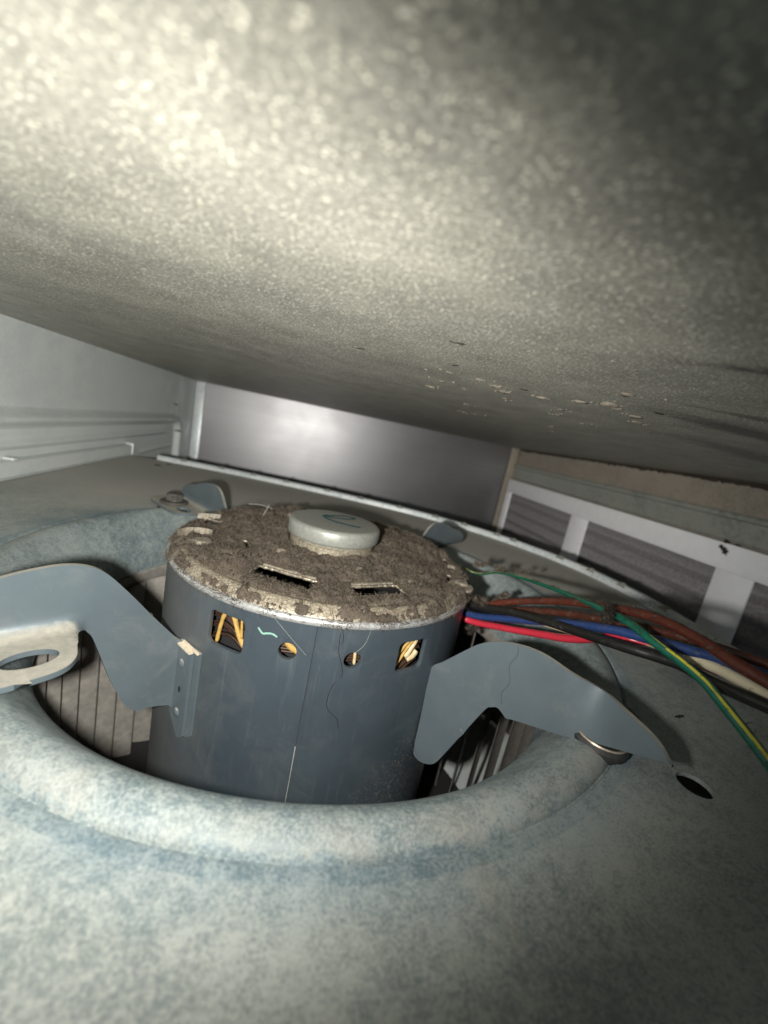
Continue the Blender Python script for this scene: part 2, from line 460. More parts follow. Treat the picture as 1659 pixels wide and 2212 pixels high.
# ------------------------------------------------------------------ the setting: sheet metal cabinet
XL, XR, YB, ZC, ZF = -206.0, 377.0, 527.0, 99.3, -170.0
def sheet(name, V, F, mat, kind='structure', parent=None):
    o = obj(name, V, F, mat, parent)
    if kind: o['kind'] = kind
    return o
ceil = MB().box(XL - 1.5, XR + 1.5, -300, YB + 1.5, ZC, ZC + 1.5).build('ceiling', M['ceiling']); ceil['kind'] = 'structure'
wl = MB().box(XL - 1.5, XL, -60, YB, ZF, ZC - .05).build('wall_left', M['wall']); wl['kind'] = 'structure'
wb = MB().box(XL, XR, YB, YB + 1.5, ZF, ZC - .05).build('wall_back', M['back']); wb['kind'] = 'structure'
wr = MB().box(XR, XR + 1.5, -160, YB, ZF, ZC - .05).build('wall_right', M['tan']); wr['kind'] = 'structure'
fl_ = MB().box(XL - 1.5, XR + 1.5, -300, YB + 1.5, ZF - 1.5, ZF - .05).build('floor', M['wall']); fl_['kind'] = 'structure'

# pressed bead on the left wall: runs along and turns down round a corner
def bead(path, w, h, mat, name, parent):
    """half round bead; path of (y,z), wall plane x=XL, raised towards +x"""
    P = [Vector((0, p[0], p[1])) for p in path]; mb = MB(); V = []; F = []; n = 9
    for i, p in enumerate(P):
        t = (P[min(i + 1, len(P) - 1)] - P[max(i - 1, 0)]).normalized()
        side = Vector((1, 0, 0)).cross(t)
        for k in range(n):
            u = -1 + 2 * k / (n - 1)
            q = p + side * u * w
            V.append((XL + h * (0.5 + 0.5 * math.cos(u * PI)) + 0.02 - 0.1 * (abs(u) > .99), q.y, q.z))
    for i in range(len(P) - 1):
        for k in range(n - 1): F.append((i * n + k, i * n + k + 1, (i + 1) * n + k + 1, (i + 1) * n + k))
    return obj(name, V, F, mat, parent, True)
arc = [(425 + 22 * math.sin(a), 16 + 22 * math.cos(a)) for a in [k * PI / 2 / 10 for k in range(11)]]
bead([(-55, 38), (100, 38), (300, 38)] + arc + [(447, -20), (447, -60)], 7.5, 8.0, M['wall'], 'bead', wl)
bead([(-55, 20.5), (150, 20.5), (330, 21), (405, 21.5)], 4.0, 3.0, M['wall'], 'bead', wl)
bead([(318, -1), (370, 0.5), (430, 1.5)], 3.2, 3.0, M['wall'], 'bead', wl)
# screw poking through the wall
sc = tube([(XL, 441, 22), (XL + 9, 441, 21.5)], 1.3, 10)
sc.build('screw', M['bolt'], wl)
tube([(XL, 428, 58.5), (XL + 5, 428, 58)], 1.0, 8).build('screw', M['bolt'], wl)
# the corner posts of the back wall
bevel_box('corner_strip', XL + 1.5, XL + 15, YB - 4, YB - 1.0, ZF, ZC - .3, 0.8, M['strip'], wb)
bevel_box('corner_strip', XR - 17, XR - 2, YB - 5, YB - 1.0, ZF, ZC - .3, 0.8, M['tan'], wb)
# channel above the filter on the right wall: web, folded lips, tan ledge
ch = MB()
prof = [(XR - .2, 69), (XR - 5, 69), (XR - 6.2, 67.5), (XR - 6.2, 64), (XR - 3, 62.5), (XR - 3, 44), (XR - 5, 42.4), (XR - .2, 42.2)]
V = [(x, y, z) for y in (-150, YB - 6) for x, z in prof]; n = len(prof)
ch.add(V, [(i, (i + 1) % n, n + (i + 1) % n, n + i) for i in range(n)] + [tuple(range(n)), tuple(range(2 * n - 1, n - 1, -1))])
ch.build('channel', M['greenish'], wr)

V = []; F = []
for k in range(221):
    y = -150 + 670 * k / 220
    d = 3.0 + 3.2 * abs(fbm((y * .09, 2.0, 0))) + 2.2 * noise.noise(Vector((y * .4, 5, 0))) + 3.0 * smoothstep(260, -60, y)
    V += [(XR - .6, y, ZC - .2), (XR - 1.6, y, ZC - d * .5), (XR - .5, y, ZC - max(1.2, d))]
for k in range(220):
    for q in range(2): F.append((k * 3 + q, k * 3 + q + 1, k * 3 + 4 + q, k * 3 + 3 + q))
o = obj('dust_fringe', V, F, M['darklint'], wr, True); o['kind'] = 'stuff'

# slide rail along the left wall
rail = thing('slide_rail', 'thin bent sheet metal rail along the left wall with a stepped end', 'rail', (XL, 190, 0))
pr = [(XL + .3, 11.5), (XL + 6, 11.2), (XL + 7.2, 10.0), (XL + 7.2, 1.6), (XL + 6.2, 1.0), (XL + 6.2, 9.6), (XL + 5.4, 10.2), (XL + .3, 10.4)]
V = [(x, y, z) for y in (-55, 283) for x, z in pr]; n = len(pr)
MB().add(V, [(i, (i + 1) % n, n + (i + 1) % n, n + i) for i in range(n)] + [tuple(range(n)), tuple(range(2 * n - 1, n - 1, -1))]).build('rail_profile', M['wall'], rail)
bevel_box('stop_tab', XL + .4, XL + 8.5, 283.2, 284.2, 1, 13, 0.4, M['wall'], rail)
bevel_box('stop_tab', XL + .4, XL + 7.0, 105, 110, 11.6, 13.4, 0.6, M['wall'], rail)

# ------------------------------------------------------------------ air filter in the right wall
filt = thing('air_filter', 'pleated grey air filter in a white card frame on the right wall', 'air filter', (XR, 290, -20))
FX = XR - 13
bevel_box('top_rail', FX, FX + 3, -150, 512, 17, 41, 0.5, M['white'], filt)
for y0, y1 in ((494, 512), (278, 313), (66, 99), (-150, -118)):
    bevel_box('upright', FX + .4, FX + 3, y0, y1, -95, 16.9, 0.4, M['white'], filt)
bevel_box('bottom_rail', FX, FX + 3, -150, 512, -112, -95.1, 0.5, M['white'], filt)
P_ = 19.0
for i in range(6):
    z1 = 16.8 - i * P_; V = []; ns = 10
    ys = [-150 + 660 * k / 60 for k in range(61)]
    for y in ys:
        for k in range(ns + 1):
            u = k / ns
            V.append((FX + 3.6 + 8.0 * abs(u * 2 - 1) ** 1.1 + 0.5 * noise.noise(Vector((y * .05, i * 3.1, u * 2))), y,
                      z1 - P_ * u + 0.9 * noise.noise(Vector((y * .012, i * 1.7, 0)))))
    F = []
    for a in range(60):
        for k in range(ns): F.append((a * (ns + 1) + k, a * (ns + 1) + k + 1, (a + 1) * (ns + 1) + k + 1, (a + 1) * (ns + 1) + k))
    obj('pleat', V, F, M['media'], filt, True)

# ------------------------------------------------------------------ blower housing
hous = thing('blower_housing', 'dusty galvanised blower housing with a round inlet under the motor', 'blower housing', (0, 0, 0))
flange_pts = [(-172, 285), (-104, 274), (-33, 256), (40, 232), (105, 204), (155, 168), (190, 124), (211, 80), (218, 33), (214, -14)]
rest = [(206, -60), (188, -120), (150, -185), (90, -240), (0, -270), (-90, -262), (-196, -200), (-198, -60), (-198, 100), (-198, 250), (-196, 284)]
fl_path = catmull([(x, y, 0) for x, y in flange_pts], 10)
outline = [(p.x, p.y) for p in fl_path] + rest
def out_r(a):
    d = (math.cos(a), math.sin(a)); best = 140
    for i in range(len(outline)):
        (x1, y1), (x2, y2) = outline[i], outline[(i + 1) % len(outline)]
        den = d[0] * (y2 - y1) - d[1] * (x2 - x1)
        if abs(den) < 1e-9: continue
        t = (x1 * (y2 - y1) - y1 * (x2 - x1)) / den
        u = (x1 * d[1] - y1 * d[0]) / den
        if t > 0 and -1e-6 <= u <= 1 + 1e-6: best = max(best, t)
    return best
NA = 288; rads = []
V = []; F = []; NR = 14
for j in range(NA):
    a = 2 * PI * j / NA; ro = out_r(a)
    for k in range(NR + 1):
        r = 139 + (ro - 139) * (k / NR)
        x, y = r * math.cos(a), r * math.sin(a)
        w = smoothstep(139, 165, r) * (1 - smoothstep(ro - 14, ro, r))
        V.append((x, y, 0.9 * w * noise.noise(Vector((x * .012, y * .012, 0)))))
nt = len(V)
V += [(x, y, z - 1.2) for x, y, z in V]
def vi(j, k, b=0): return b * nt + (j % NA) * (NR + 1) + k
for j in range(NA):
    for k in range(NR):
        F.append((vi(j, k), vi(j, k + 1), vi(j + 1, k + 1), vi(j + 1, k)))
        F.append((vi(j, k, 1), vi(j + 1, k, 1), vi(j + 1, k + 1, 1), vi(j, k + 1, 1)))
    F.append((vi(j, 0), vi(j + 1, 0), vi(j + 1, 0, 1), vi(j, 0, 1)))
    F.append((vi(j, NR), vi(j, NR, 1), vi(j + 1, NR, 1), vi(j + 1, NR)))
plate = obj('side_plate', V, F, M['plate'], hous, True, 40)
cut = MB()
hx, hy = 97.0, -118.4
hole = [(hx + 4.3 * math.cos(2 * PI * k / 28), hy + 4.3 * math.sin(2 * PI * k / 28)) for k in range(28)]
V = [(x, y, z) for z in (-6, 6) for x, y in hole]
cut.add(V, [(k, (k + 1) % 28, 28 + (k + 1) % 28, 28 + k) for k in range(28)] + [tuple(range(27, -1, -1)), tuple(range(28, 56))])
boolean_cut(plate, cut)
# inlet ring: groove, bead and rolled throat
rp = [(139.0, 0.0), (136.4, -0.05), (135.5, -0.35), (135.0, -1.3), (134.6, -1.3), (134.1, -0.2), (132.6, 1.0), (130, 1.9), (127.5, 1.7), (124.5, 0.2), (121.5, -2.8), (118.5, -6.4),
      (115.8, -10.0), (113.5, -13.4), (111.9, -16.5), (110.9, -19.2), (110.2, -22), (110, -25), (110, -28.5)]
rp2 = [(r - 1.0, z - 0.8) if z > -14 else (r - 1.1, z) for r, z in rp]
lathe(rp + [(rp[-1][0] + 1.1, -28.5)] + [(r + (1.1 if z < -9 else 0.2), z - (0 if z < -9 else 1.1)) for r, z in reversed(rp)][1:], 256).build('inlet_ring', M['ring'], hous, True, 40)
# crimped flange standing on the plate edge
def strip_sweep(path, prof, name, mat, parent):
    V = []; F = []; n = len(prof)
    for i, p in enumerate(path):
        t = (path[min(i + 1, len(path) - 1)] - path[max(i - 1, 0)]).normalized(); nn = Vector((t.y, -t.x, 0))  # inward
        for (u, z) in prof: V.append(p + nn * u + Vector((0, 0, z)))
    for i in range(len(path) - 1):
        for k in range(n): F.append((i * n + k, i * n + (k + 1) % n, (i + 1) * n + (k + 1) % n, (i + 1) * n + k))
    F += [tuple(range(n)), tuple(range(len(path) * n - 1, (len(path) - 1) * n - 1, -1))]
    return obj(name, V, F, mat, parent, True, 35)
ext = fl_path + [Vector((x, y, 0)) for x, y in rest[:3]]
rim = strip_sweep(ext, [(4.4, 0.3), (4.2, 4.0), (3.2, 5.2), (0.5, 5.6), (-1.0, 5.0), (-1.4, -12), (-0.4, -12), (0.2, 0.3)], 'rim_flange', M['strip'], hous)
L_ = [0.0]
for i in range(1, len(fl_path)): L_.append(L_[-1] + (fl_path[i] - fl_path[i - 1]).length)
s = 34.0
while s < L_[-1] - 5:
    i = max(k for k in range(len(L_)) if L_[k] <= s); p = fl_path[i]; t = (fl_path[min(i + 1, len(fl_path) - 1)] - fl_path[i - 1]).normalized()
    nn = Vector((t.y, -t.x, 0)); V = []; F = []
    for a in range(7):
        for b in range(5):
            u = -1 + a / 3; v = -1 + b / 2
            h = max(0, 1 - u * u) * max(0, 1 - v * v)
            V.append(p + t * u * 4.2 + nn * (1.7 + v * 3.4) + Vector((0, 0, 3.8 + 3.0 * h)))
    for a in range(6):
        for b in range(4): F.append((a * 5 + b, a * 5 + b + 1, (a + 1) * 5 + b + 1, (a + 1) * 5 + b))
    obj('crimp', V, F, M['greenish'], rim, True)
    s += random.choice((30, 42, 16, 38))
# scroll wall and bottom plate below
wrap = [Vector((x, y, 0)) for x, y in outline]; wrap.append(wrap[0])
V = []; F = []
for p in wrap: V += [(p.x * .985, p.y * .985, -1.4), (p.x * .985, p.y * .985, -168)]
for i in range(len(wrap) - 1): F.append((2 * i, 2 * i + 1, 2 * i + 3, 2 * i + 2))
obj('scroll_wrap', V, F, M['bolt'], hous, False)
# ------------------------------------------------------------------ blower wheel
wheel = thing('squirrel_cage_fan', 'squirrel cage blower wheel with dusty tan blades inside the inlet', 'fan', (0, 0, -165))
lathe([(111.5, -30.5), (112.5, -29.3), (116, -28.9), (124, -29.2), (126.5, -31), (126.5, -38), (125, -38.5), (113, -37.5), (111.5, -35), (111.5, -30.5)], 192).build('end_ring', M['blade'], wheel, True, 40)
lathe([(0.5, -150), (60, -152), (112, -158), (126.5, -158), (126.5, -162), (112, -162), (0.5, -160)], 96).build('hub_plate', M['black'], wheel, True, 40)
def blade_mesh():
    V = []; F = []; n = 7
    for zz in (-37.8, -90, -157.8):
        for th in (0, 1):
            for k in range(n):
                u = k / (n - 1)
                r = 111.8 + 13.6 * u - th * 0.0
                az = 5.9 * u ** 0.8 + (0.34 if th else 0.0) + 0.25 * math.sin(u * PI)
                V.append(pol(r, az, zz))
    m = 2 * n
    for l in range(2):
        a, b = l * m, (l + 1) * m
        for k in range(n - 1):
            F.append((a + k, b + k, b + k + 1, a + k + 1)); F.append((a + n + k, a + n + k + 1, b + n + k + 1, b + n + k))
        F.append((a, a + n, b + n, b)); F.append((a + n - 1, b + n - 1, b + 2 * n - 1, a + 2 * n - 1))
    bz = BASE[wheel]
    me = bpy.data.meshes.new('blade')
    me.from_pydata([((v - bz) * MM)[:] for v in V], [], F); me.materials.append(M['blade']); me.shade_smooth(); me.set_sharp_from_angle(angle=0.6)
    return me
bme = blade_mesh()
for k in range(48):
    o = bpy.data.objects.new('blade', bme); COL.objects.link(o); o.parent = wheel; o.rotation_euler = (0, 0, math.radians(7.5 * k + 1.5))

# ------------------------------------------------------------------ motor
motor = thing('blower_motor', 'blue grey cylindrical motor topped with brown lint in the inlet', 'motor', (0, 0, 0))
R0, ZT, ZB = 70.0, 11.5, -150.0
SEG = 360
def shell_r(az):   # overlapped seam: a sunk band right of the seam line
    d = (az + 94.9) % 360
    return -0.45 * smoothstep(0.0, 0.35, d) * (1 - smoothstep(4.0, 7.5, d)) if d < 12 else 0.0
prof = [(0.0, ZB), (0.0, -100), (0, -60), (0, -30), (0, -10), (0, 5), (0, ZT - 0.8), (-0.6, ZT), (-1.7, ZT), (-1.7, 5), (-1.7, -60), (-1.7, ZB)]
V = []; F = []; n = len(prof)
for k in range(SEG):
    az = -180 + 360 * k / SEG
    for dr, z in prof: V.append(pol(R0 + dr + shell_r(az), az, z))
for k in range(SEG):
    k2 = (k + 1) % SEG
    for i in range(n): F.append((k * n + i, k2 * n + i, k2 * n + (i + 1) % n, k * n + (i + 1) % n))
shell = obj('shell', V, F, M['shell'], motor, True, 40)
def radial_cut(mb, az, z, pts):
    a = math.radians(az); u = Vector((math.cos(a), math.sin(a), 0)); t = Vector((-u.y, u.x, 0)); m = len(pts)
    V = [u * rr + t * p[0] + Vector((0, 0, z + p[1])) for rr in (60, 80) for p in pts]
    mb.add(V, [(i, (i + 1) % m, m + (i + 1) % m, m + i) for i in range(m)] + [tuple(range(m - 1, -1, -1)), tuple(range(m, 2 * m))])
def rrect(w, h, r, n=5):
    out = []
    for cx, cy, a0 in ((w / 2 - r, h / 2 - r, 0), (-w / 2 + r, h / 2 - r, 90), (-w / 2 + r, -h / 2 + r, 180), (w / 2 - r, -h / 2 + r, 270)):
        for k in range(n + 1):
            a = math.radians(a0 + 90 * k / n); out.append((cx + r * math.cos(a), cy + r * math.sin(a)))
    return out
cut = MB()
radial_cut(cut, -120.4, -0.2, rrect(14.6, 12.6, 2.2))
radial_cut(cut, -63.9, -1.6, rrect(13.0, 12.2, 2.2))
circ = lambda r: [(r * math.cos(2 * PI * k / 24), r * math.sin(2 * PI * k / 24)) for k in range(24)]
radial_cut(cut, -101.7, -0.5, circ(3.1))
radial_cut(cut, -83.5, -1.4, circ(3.1))
boolean_cut(shell, cut, 0.35)
lathe([(60, ZB + .5), (20, ZB + .5), (8, ZB - .1), (8, ZB - 2)], 64).build('lower_end_plate', M['black'], motor, True, 40)
lathe([(61.5, -22), (61.5, 9.5), (40, 9.6), (40, -22)], 96).build('stator_core', M['black'], motor, True, 40)

# windings and lacing seen through the windows
def local(az, r, t, z):
    a = math.radians(az); u = Vector((math.cos(a), math.sin(a), 0)); tt = Vector((-u.y, u.x, 0)); return u * r + tt * t + Vector((0, 0, z))
wm = MB()
for az, zc, sgn in ((-120.4, -0.2, 1), (-63.9, -1.6, -1)):
    for k in range(17):
        h = -8 + k * 0.95
        rv = random.Random(k * 7 + int(az)); dd = rv.uniform(0, 1.6); sk = rv.uniform(-.9, .9)
        P = [local(az, 65.0 - dd, -9.5 + 2.0 * i, zc + h + sk * (i - 4.5) * .3 + sgn * 3.2 * math.sin((i + k * .3) * .45)) for i in range(10)]
        tube(catmull(P, 3), rv.uniform(.35, .6), 7, wm, cap=False)
for az, zc in ((-101.7, -0.5), (-83.5, -1.4)):
    for k in range(7):
        tube([local(az, 65, -4, zc - 3.4 + k * 1.1), local(az, 65, 4, zc - 2.8 + k * 1.1)], 0.55, 7, wm, cap=False)
w = wm.build('winding', M['winding'], motor, True); w['kind'] = 'stuff'
def cord(az, zc, pts, r, mat='cord'):
    return tube(catmull([local(az, 65.9, t, zc + z) for t, z in pts], 6), r * 0.78, 9, wob=0.35).build('lacing_cord' if mat == 'cord' else 'wire_sleeve', M[mat], motor, True)
cord(-120.4, -0.2, [(-6.2, -7.5), (-5.6, -2.5), (-4.6, 2.5), (-3.0, 5.2), (0, 4.6)], 0.95)
cord(-120.4, -0.2, [(-1.8, 7), (0.2, 3.0), (2.6, -1.6), (5.2, -5.0), (8, -6.6)], 1.15)
cord(-120.4, -0.2, [(3.1, 7), (3.3, 2.4), (3.9, -2.8)], 0.6)
cord(-120.4, -0.2, [(6.0, 7), (5.9, 1.0), (5.7, -5)], 0.6)
cord(-63.9, -1.6, [(-7, -6.5), (-3.0, -1.5), (1.0, 3.2), (4.5, 7)], 0.85)
cord(-63.9, -1.6, [(-3.6, -7), (-0.4, -2.0), (2.6, 2.4), (6, 6.5)], 0.8)
cord(-63.9, -1.6, [(1.0, -3.2), (3.6, 0.6), (5.0, 4.4), (6.5, 7)], 1.3, 'sleeve')
cord(-63.9, -1.6, [(2.2, -4.6), (4.4, -3.8), (6.4, -1.6)], 1.5, 'sleeve')
cord(-101.7, -0.5, [(-1.4, 1.2), (0.8, -0.8), (3.6, -2.2)], 1.6)
cord(-101.7, -0.5, [(0.6, 4), (2.0, 1.0), (2.8, -2)], 0.9)
cord(-83.5, -1.4, [(1.2, 4), (1.9, 0), (2.2, -4)], 0.75, 'sleeve')

# end cap (bare, dusty metal) with vent slots left open
def cap_z(r):
    if r > 69: return ZT + 0.3 + (70.2 - r) * 1.6
    if r > 66.5: return 13.7 + (69 - r) * 0.75
    if r > 63.5: return 15.55 + 0.55 * math.sin((66.5 - r) / 3 * PI)
    return 15.5 + (63.5 - r) * 0.03
def rot2(x, y, az): a = math.radians(az); return x * math.cos(a) + y * math.sin(a), -x * math.sin(a) + y * math.cos(a)
# slot: centre azimuth, radius, half length (tangential), half width (radial)
SLOTS = [(-113, 49.5, 12.8, 4.8), (-70, 50.5, 11.2, 4.4), (-23, 60, 6.0, 1.5), (2, 66 - 3.5, 5.0, 1.7), (165.5, 61.5, 5.4, 5.6), (55, 50, 11, 2.6), (110, 50, 11, 2.6), (-160, 40, 6, 1.6)]
def in_slot(x, y, grow=0.0):
    for az, r, hl, hw in SLOTS:
        u, t = rot2(x, y, az)
        if abs(u - r) < hw + grow and abs(t) < hl + grow: return True
    return False
NRc, NAc = 92, 400
def polar_sheet(zfun, skip, r0, r1):
    V = []; F = []
    for i in range(NRc + 1):
        r = r0 + (r1 - r0) * i / NRc
        for j in range(NAc):
            a = 2 * PI * j / NAc; x, y = r * math.cos(a), r * math.sin(a)
            V.append((x, y, zfun(x, y, r)))
    for i in range(NRc):
        r = r0 + (r1 - r0) * (i + .5) / NRc
        for j in range(NAc):
            a = 2 * PI * (j + .5) / NAc
            if skip(r * math.cos(a), r * math.sin(a), r): continue
            F.append((i * NAc + j, (i + 1) * NAc + j, (i + 1) * NAc + (j + 1) % NAc, i * NAc + (j + 1) % NAc))
    used = sorted({i for f in F for i in f}); mp = {k: q for q, k in enumerate(used)}
    return [V[i] for i in used], [tuple(mp[i] for i in f) for f in F]
V, F = polar_sheet(lambda x, y, r: cap_z(r) - 0.02, lambda x, y, r: in_slot(x, y), 12, 70.1)
cap = obj('end_cap', V, F, M['capmetal'], motor, True)
sm = cap.modifiers.new('t', 'SOLIDIFY'); sm.thickness = 1.0 * MM; sm.offset = -1
lathe([(70.35, ZT - 1.2), (70.75, ZT - 0.8), (70.8, ZT + 0.5), (70.2, ZT + 1.3), (69.2, ZT + 1.4)], 256).build('end_cap_rim', M['rim'], motor, True)
# slot lips: bent louvre flaps rising from the slots
def louvre(az, r, hl, rise, mat, w=1.0):
    P0 = []; V = []
    for k in range(9):
        t = -hl + 2 * hl * k / 8
        for (u, dz) in ((r, 0.0), (r + .1, rise), (r - .8, rise + .1), (r - 1.0, 0)): V.append(local(az, u + .5 * noise.noise(Vector((t * .6, az, dz))), t, cap_z(min(r, 69)) + dz * (1 + 0.7 * noise.noise(Vector((t * .45, az, 2))))))
    F = [(k * 4 + i, k * 4 + (i + 1) % 4, k * 4 + 4 + (i + 1) % 4, k * 4 + 4 + i) for k in range(8) for i in range(4)] + [(0, 1, 2, 3), (35, 34, 33, 32)]
    obj('vent_louvre', V, F, mat, motor)
louvre(-113, 44.6, 11.0, 0.9, M['capplain']); louvre(-70, 46.0, 9.4, 0.8, M['capplain'])
# left square vent flap
V = [local(165.5, 60, -5, 15), local(165.5, 67, -5, 15)]
bm = MB(); bm.add([(-66.6, 20.0, 15.3), (-56.0, 22.4, 15.6), (-55.8, 23.0, 18.4), (-66.4, 20.6, 18.0), (-66.5, 20.8, 15.2), (-55.9, 23.2, 15.5), (-55.7, 23.8, 18.2), (-66.3, 21.4, 17.8)],
       [(0, 1, 2, 3), (4, 7, 6, 5), (0, 4, 5, 1), (1, 5, 6, 2), (2, 6, 7, 3), (3, 7, 4, 0)])
bm.build('vent_louvre', M['capplain'], motor)

# lint blanket
def lint_t(x, y, r):
    az = math.degrees(math.atan2(y, x))
    t = 1.35 + 1.9 * fbm((x * .09, y * .09, 3.0)) + 1.3 * fbm((x * .30, y * .30, 9.0)) + 0.6 * noise.noise(Vector((x * 1.1, y * 1.1, 1)))
    t += 4.2 * math.exp(-((x - 33) ** 2 + (y - 19) ** 2) / 190)           # heap right of the hub
    t += 1.6 * math.exp(-((x - 45) ** 2 + (y - 30) ** 2) / 500)
    t += 1.2 * smoothstep(20, 60, y)
    front = max(0.0, math.cos(math.radians(az + 108)))
    t -= 1.9 * smoothstep(60, 65, r) * front ** 1.3 * (1 - 0.55 * smoothstep(66.0, 68.0, r) * (1 - smoothstep(69.2, 70.0, r)))
    for sa, sr, hl, hw in SLOTS:                                   # thin towards the vent slots
        u, w = rot2(x, y, sa)
        d = math.hypot(max(0, abs(u - sr) - hw), max(0, abs(w) - hl))
        if d < 5: t -= (t - 0.25) * (1 - smoothstep(0.5, 5.0, d))
    t -= 1.4 * math.exp(-((x + 57) ** 2 + (y + 17) ** 2) / 60)
    return t
def lint_z(x, y, r): return cap_z(r) + lint_t(x, y, r)
def lint_skip(x, y, r):
    j = 0.9 * noise.noise(Vector((x * .8, y * .8, 5)))
    return in_slot(x, y, -0.5 + j) or lint_t(x, y, r) < 0.05
V, F = polar_sheet(lint_z, lint_skip, 20.0, 70.6)
o = obj('lint_blanket', V, F, M['lint'], motor, True); o['kind'] = 'stuff'
# loose fibres
def fibres(points, n, lmin, lmax, w, mat, name, parent, seed=1, upz=0.7):
    rnd = random.Random(seed); V = []; F = []
    for _ in range(n):
        p = points(rnd)
        if p is None: continue
        L = rnd.uniform(lmin, lmax); d = Vector((rnd.gauss(0, 1), rnd.gauss(0, 1), abs(rnd.gauss(0, 1)) * upz)).normalized()
        cur = Vector((rnd.gauss(0, 1), rnd.gauss(0, 1), rnd.gauss(-.3, 1))) * 0.9
        s_ = d.cross(Vector((rnd.gauss(0, 1), rnd.gauss(0, 1), rnd.gauss(0, 1)))).normalized() * w
        b = len(V); q = Vector(p)
        for k in range(4):
            V += [q - s_ * (1 - k * .2), q + s_ * (1 - k * .2)]
            d = (d + cur * 0.45).normalized(); q = q + d * L / 3
        F += [(b, b + 1, b + 3, b + 2), (b + 2, b + 3, b + 5, b + 4), (b + 4, b + 5, b + 7, b + 6)]
    o = obj(name, V, F, mat, parent); o['kind'] = 'stuff'; return o
def cap_pt(rnd):
    r = math.sqrt(rnd.uniform(22 ** 2, 70.5 ** 2)); a = rnd.uniform(0, 2 * PI); x, y = r * math.cos(a), r * math.sin(a)
    if in_slot(x, y, -0.4): return None
    t = lint_t(x, y, r)
    if t < 0.0 and rnd.random() > 0.30: return None
    return (x, y, cap_z(r) + max(t, 0) - 0.15)
fibres(cap_pt, 62000, 0.8, 2.4, 0.085, M['fibre'], 'lint_fibres', motor, 2)
def rim_pt(rnd):
    a = rnd.uniform(0, 2 * PI); r = rnd.uniform(69.8, 70.9); x, y = r * math.cos(a), r * math.sin(a)
    if fbm((x * .12, y * .12, 7.0)) < rnd.uniform(-0.25, 0.35): return None
    return (x, y, rnd.uniform(ZT - 0.8, ZT + 1.8))
fibres(rim_pt, 15000, 0.8, 2.4, 0.085, M['lint'], 'lint_fringe', motor, 3, 0.2)

# hub cap and collar
lathe([(19.2, 14.5), (19.2, 21.4), (19.8, 22.2), (21.3, 22.6), (22.0, 22.9), (22.3, 23.6), (22.3, 27.8), (22.05, 28.8), (21.4, 29.5), (20.6, 29.8), (19.8, 29.86), (10, 30.0), (0.05, 30.0)], 96, cx=1.0).build('hub_cap', M['hub'], motor, True, 50)
hub = [c for c in motor.children if c.name == 'hub_cap'][0]
lathe([(20.3, 14.8), (20.5, 20.8), (19.4, 21.6)], 96, cx=1.0).build('collar', M['capmetal'], hub, True, 50)
mk = catmull([(x, y, 30.12) for x, y in ((-7.2, 2.6), (-6.4, 4.8), (-5.0, 6.2), (-4.6, 4.6), (-1.0, 7.6), (4.0, 9.8), (8.2, 9.4), (8.6, 6.6), (4.0, 3.4), (-2.0, 2.4), (-6.2, 2.8), (-6.0, -0.4), (-3.0, -4.2), (2.0, -7.4), (8.0, -9.6), (10.2, -9.8))], 8)
V = []; F = []
for i, p in enumerate(mk):
    t = (mk[min(i + 1, len(mk) - 1)] - mk[max(i - 1, 0)]).normalized(); nn = Vector((-t.y, t.x, 0)) * (0.85 + 0.12 * math.sin(i * .7))
    V += [p + nn + Vector((2.0, 1.5, i * .0012)), p - nn + Vector((2.0, 1.5, i * .0012))]
for i in range(len(mk) - 1): F.append((2 * i, 2 * i + 1, 2 * i + 3, 2 * i + 2))
obj('marker_scrawl', V, F, M['marker'], hub)
# screws and washer on the cap
def hexbolt(name, x, y, z, r, h, mat, parent, washer=None):
    bm = bmesh.new()
    vs = [bm.verts.new((x + r * math.cos(PI / 3 * k + .3), y + r * math.sin(PI / 3 * k + .3), z)) for k in range(6)]
    f = bm.faces.new(vs); e = bmesh.ops.extrude_face_region(bm, geom=[f])
    for v in e['geom']:
        if isinstance(v, bmesh.types.BMVert): v.co.z += h
    bmesh.ops.bevel(bm, geom=bm.edges[:], offset=r * .12, segments=2, affect='EDGES')
    o = obj_bm(name, bm, mat, parent, True, 35)
    if washer: lathe([(r * .5, z - .1), (washer, z - .1), (washer + .3, z - .4), (washer + .3, z - 1.2)], 40, cx=x, cy=y).build('washer', M['capplain'], o, True, 40)
    return o
hexbolt('through_bolt', -54.5, -19.5, 16.2, 4.2, 1.6, M['capplain'], motor, 7.0)
hexbolt('through_bolt', 58.5, -31.0, 16.4, 3.4, 1.6, M['capplain'], motor, 5.5)
hexbolt('through_bolt', 55, 22, 16.4, 3.4, 1.6, M['capplain'], motor, 5.5)
# small pressed bumps whose bare tops show through the lint
for bx, by, br in ((6, -29, 3.0), (12, -30, 2.0), (-33, 22, 4.0), (33, -33, 3.2), (46, -30, 2.4), (62, -8, 2.6), (-22, -22, 2.2), (20, 48, 3.5), (-20, 52, 3.5)):
    zb = cap_z(math.hypot(bx, by)); tt = max(0.6, lint_t(bx, by, math.hypot(bx, by)))
    lathe([(br * 1.35, zb - .2), (br * 1.05, zb + tt * .7), (br * .7, zb + tt + .35), (0.05, zb + tt + .5)], 20, cx=bx, cy=by).build('pressed_bump', M['capplain'], motor, True)
# raised crescent behind the left bolt
lathe([(8.2, 15.6), (8.6, 19.0), (7.4, 19.3), (7.0, 15.6)], 24, math.radians(60), math.radians(175), cx=-57.5, cy=-15.5).build('raised_lip', M['capplain'], motor, True, 40)

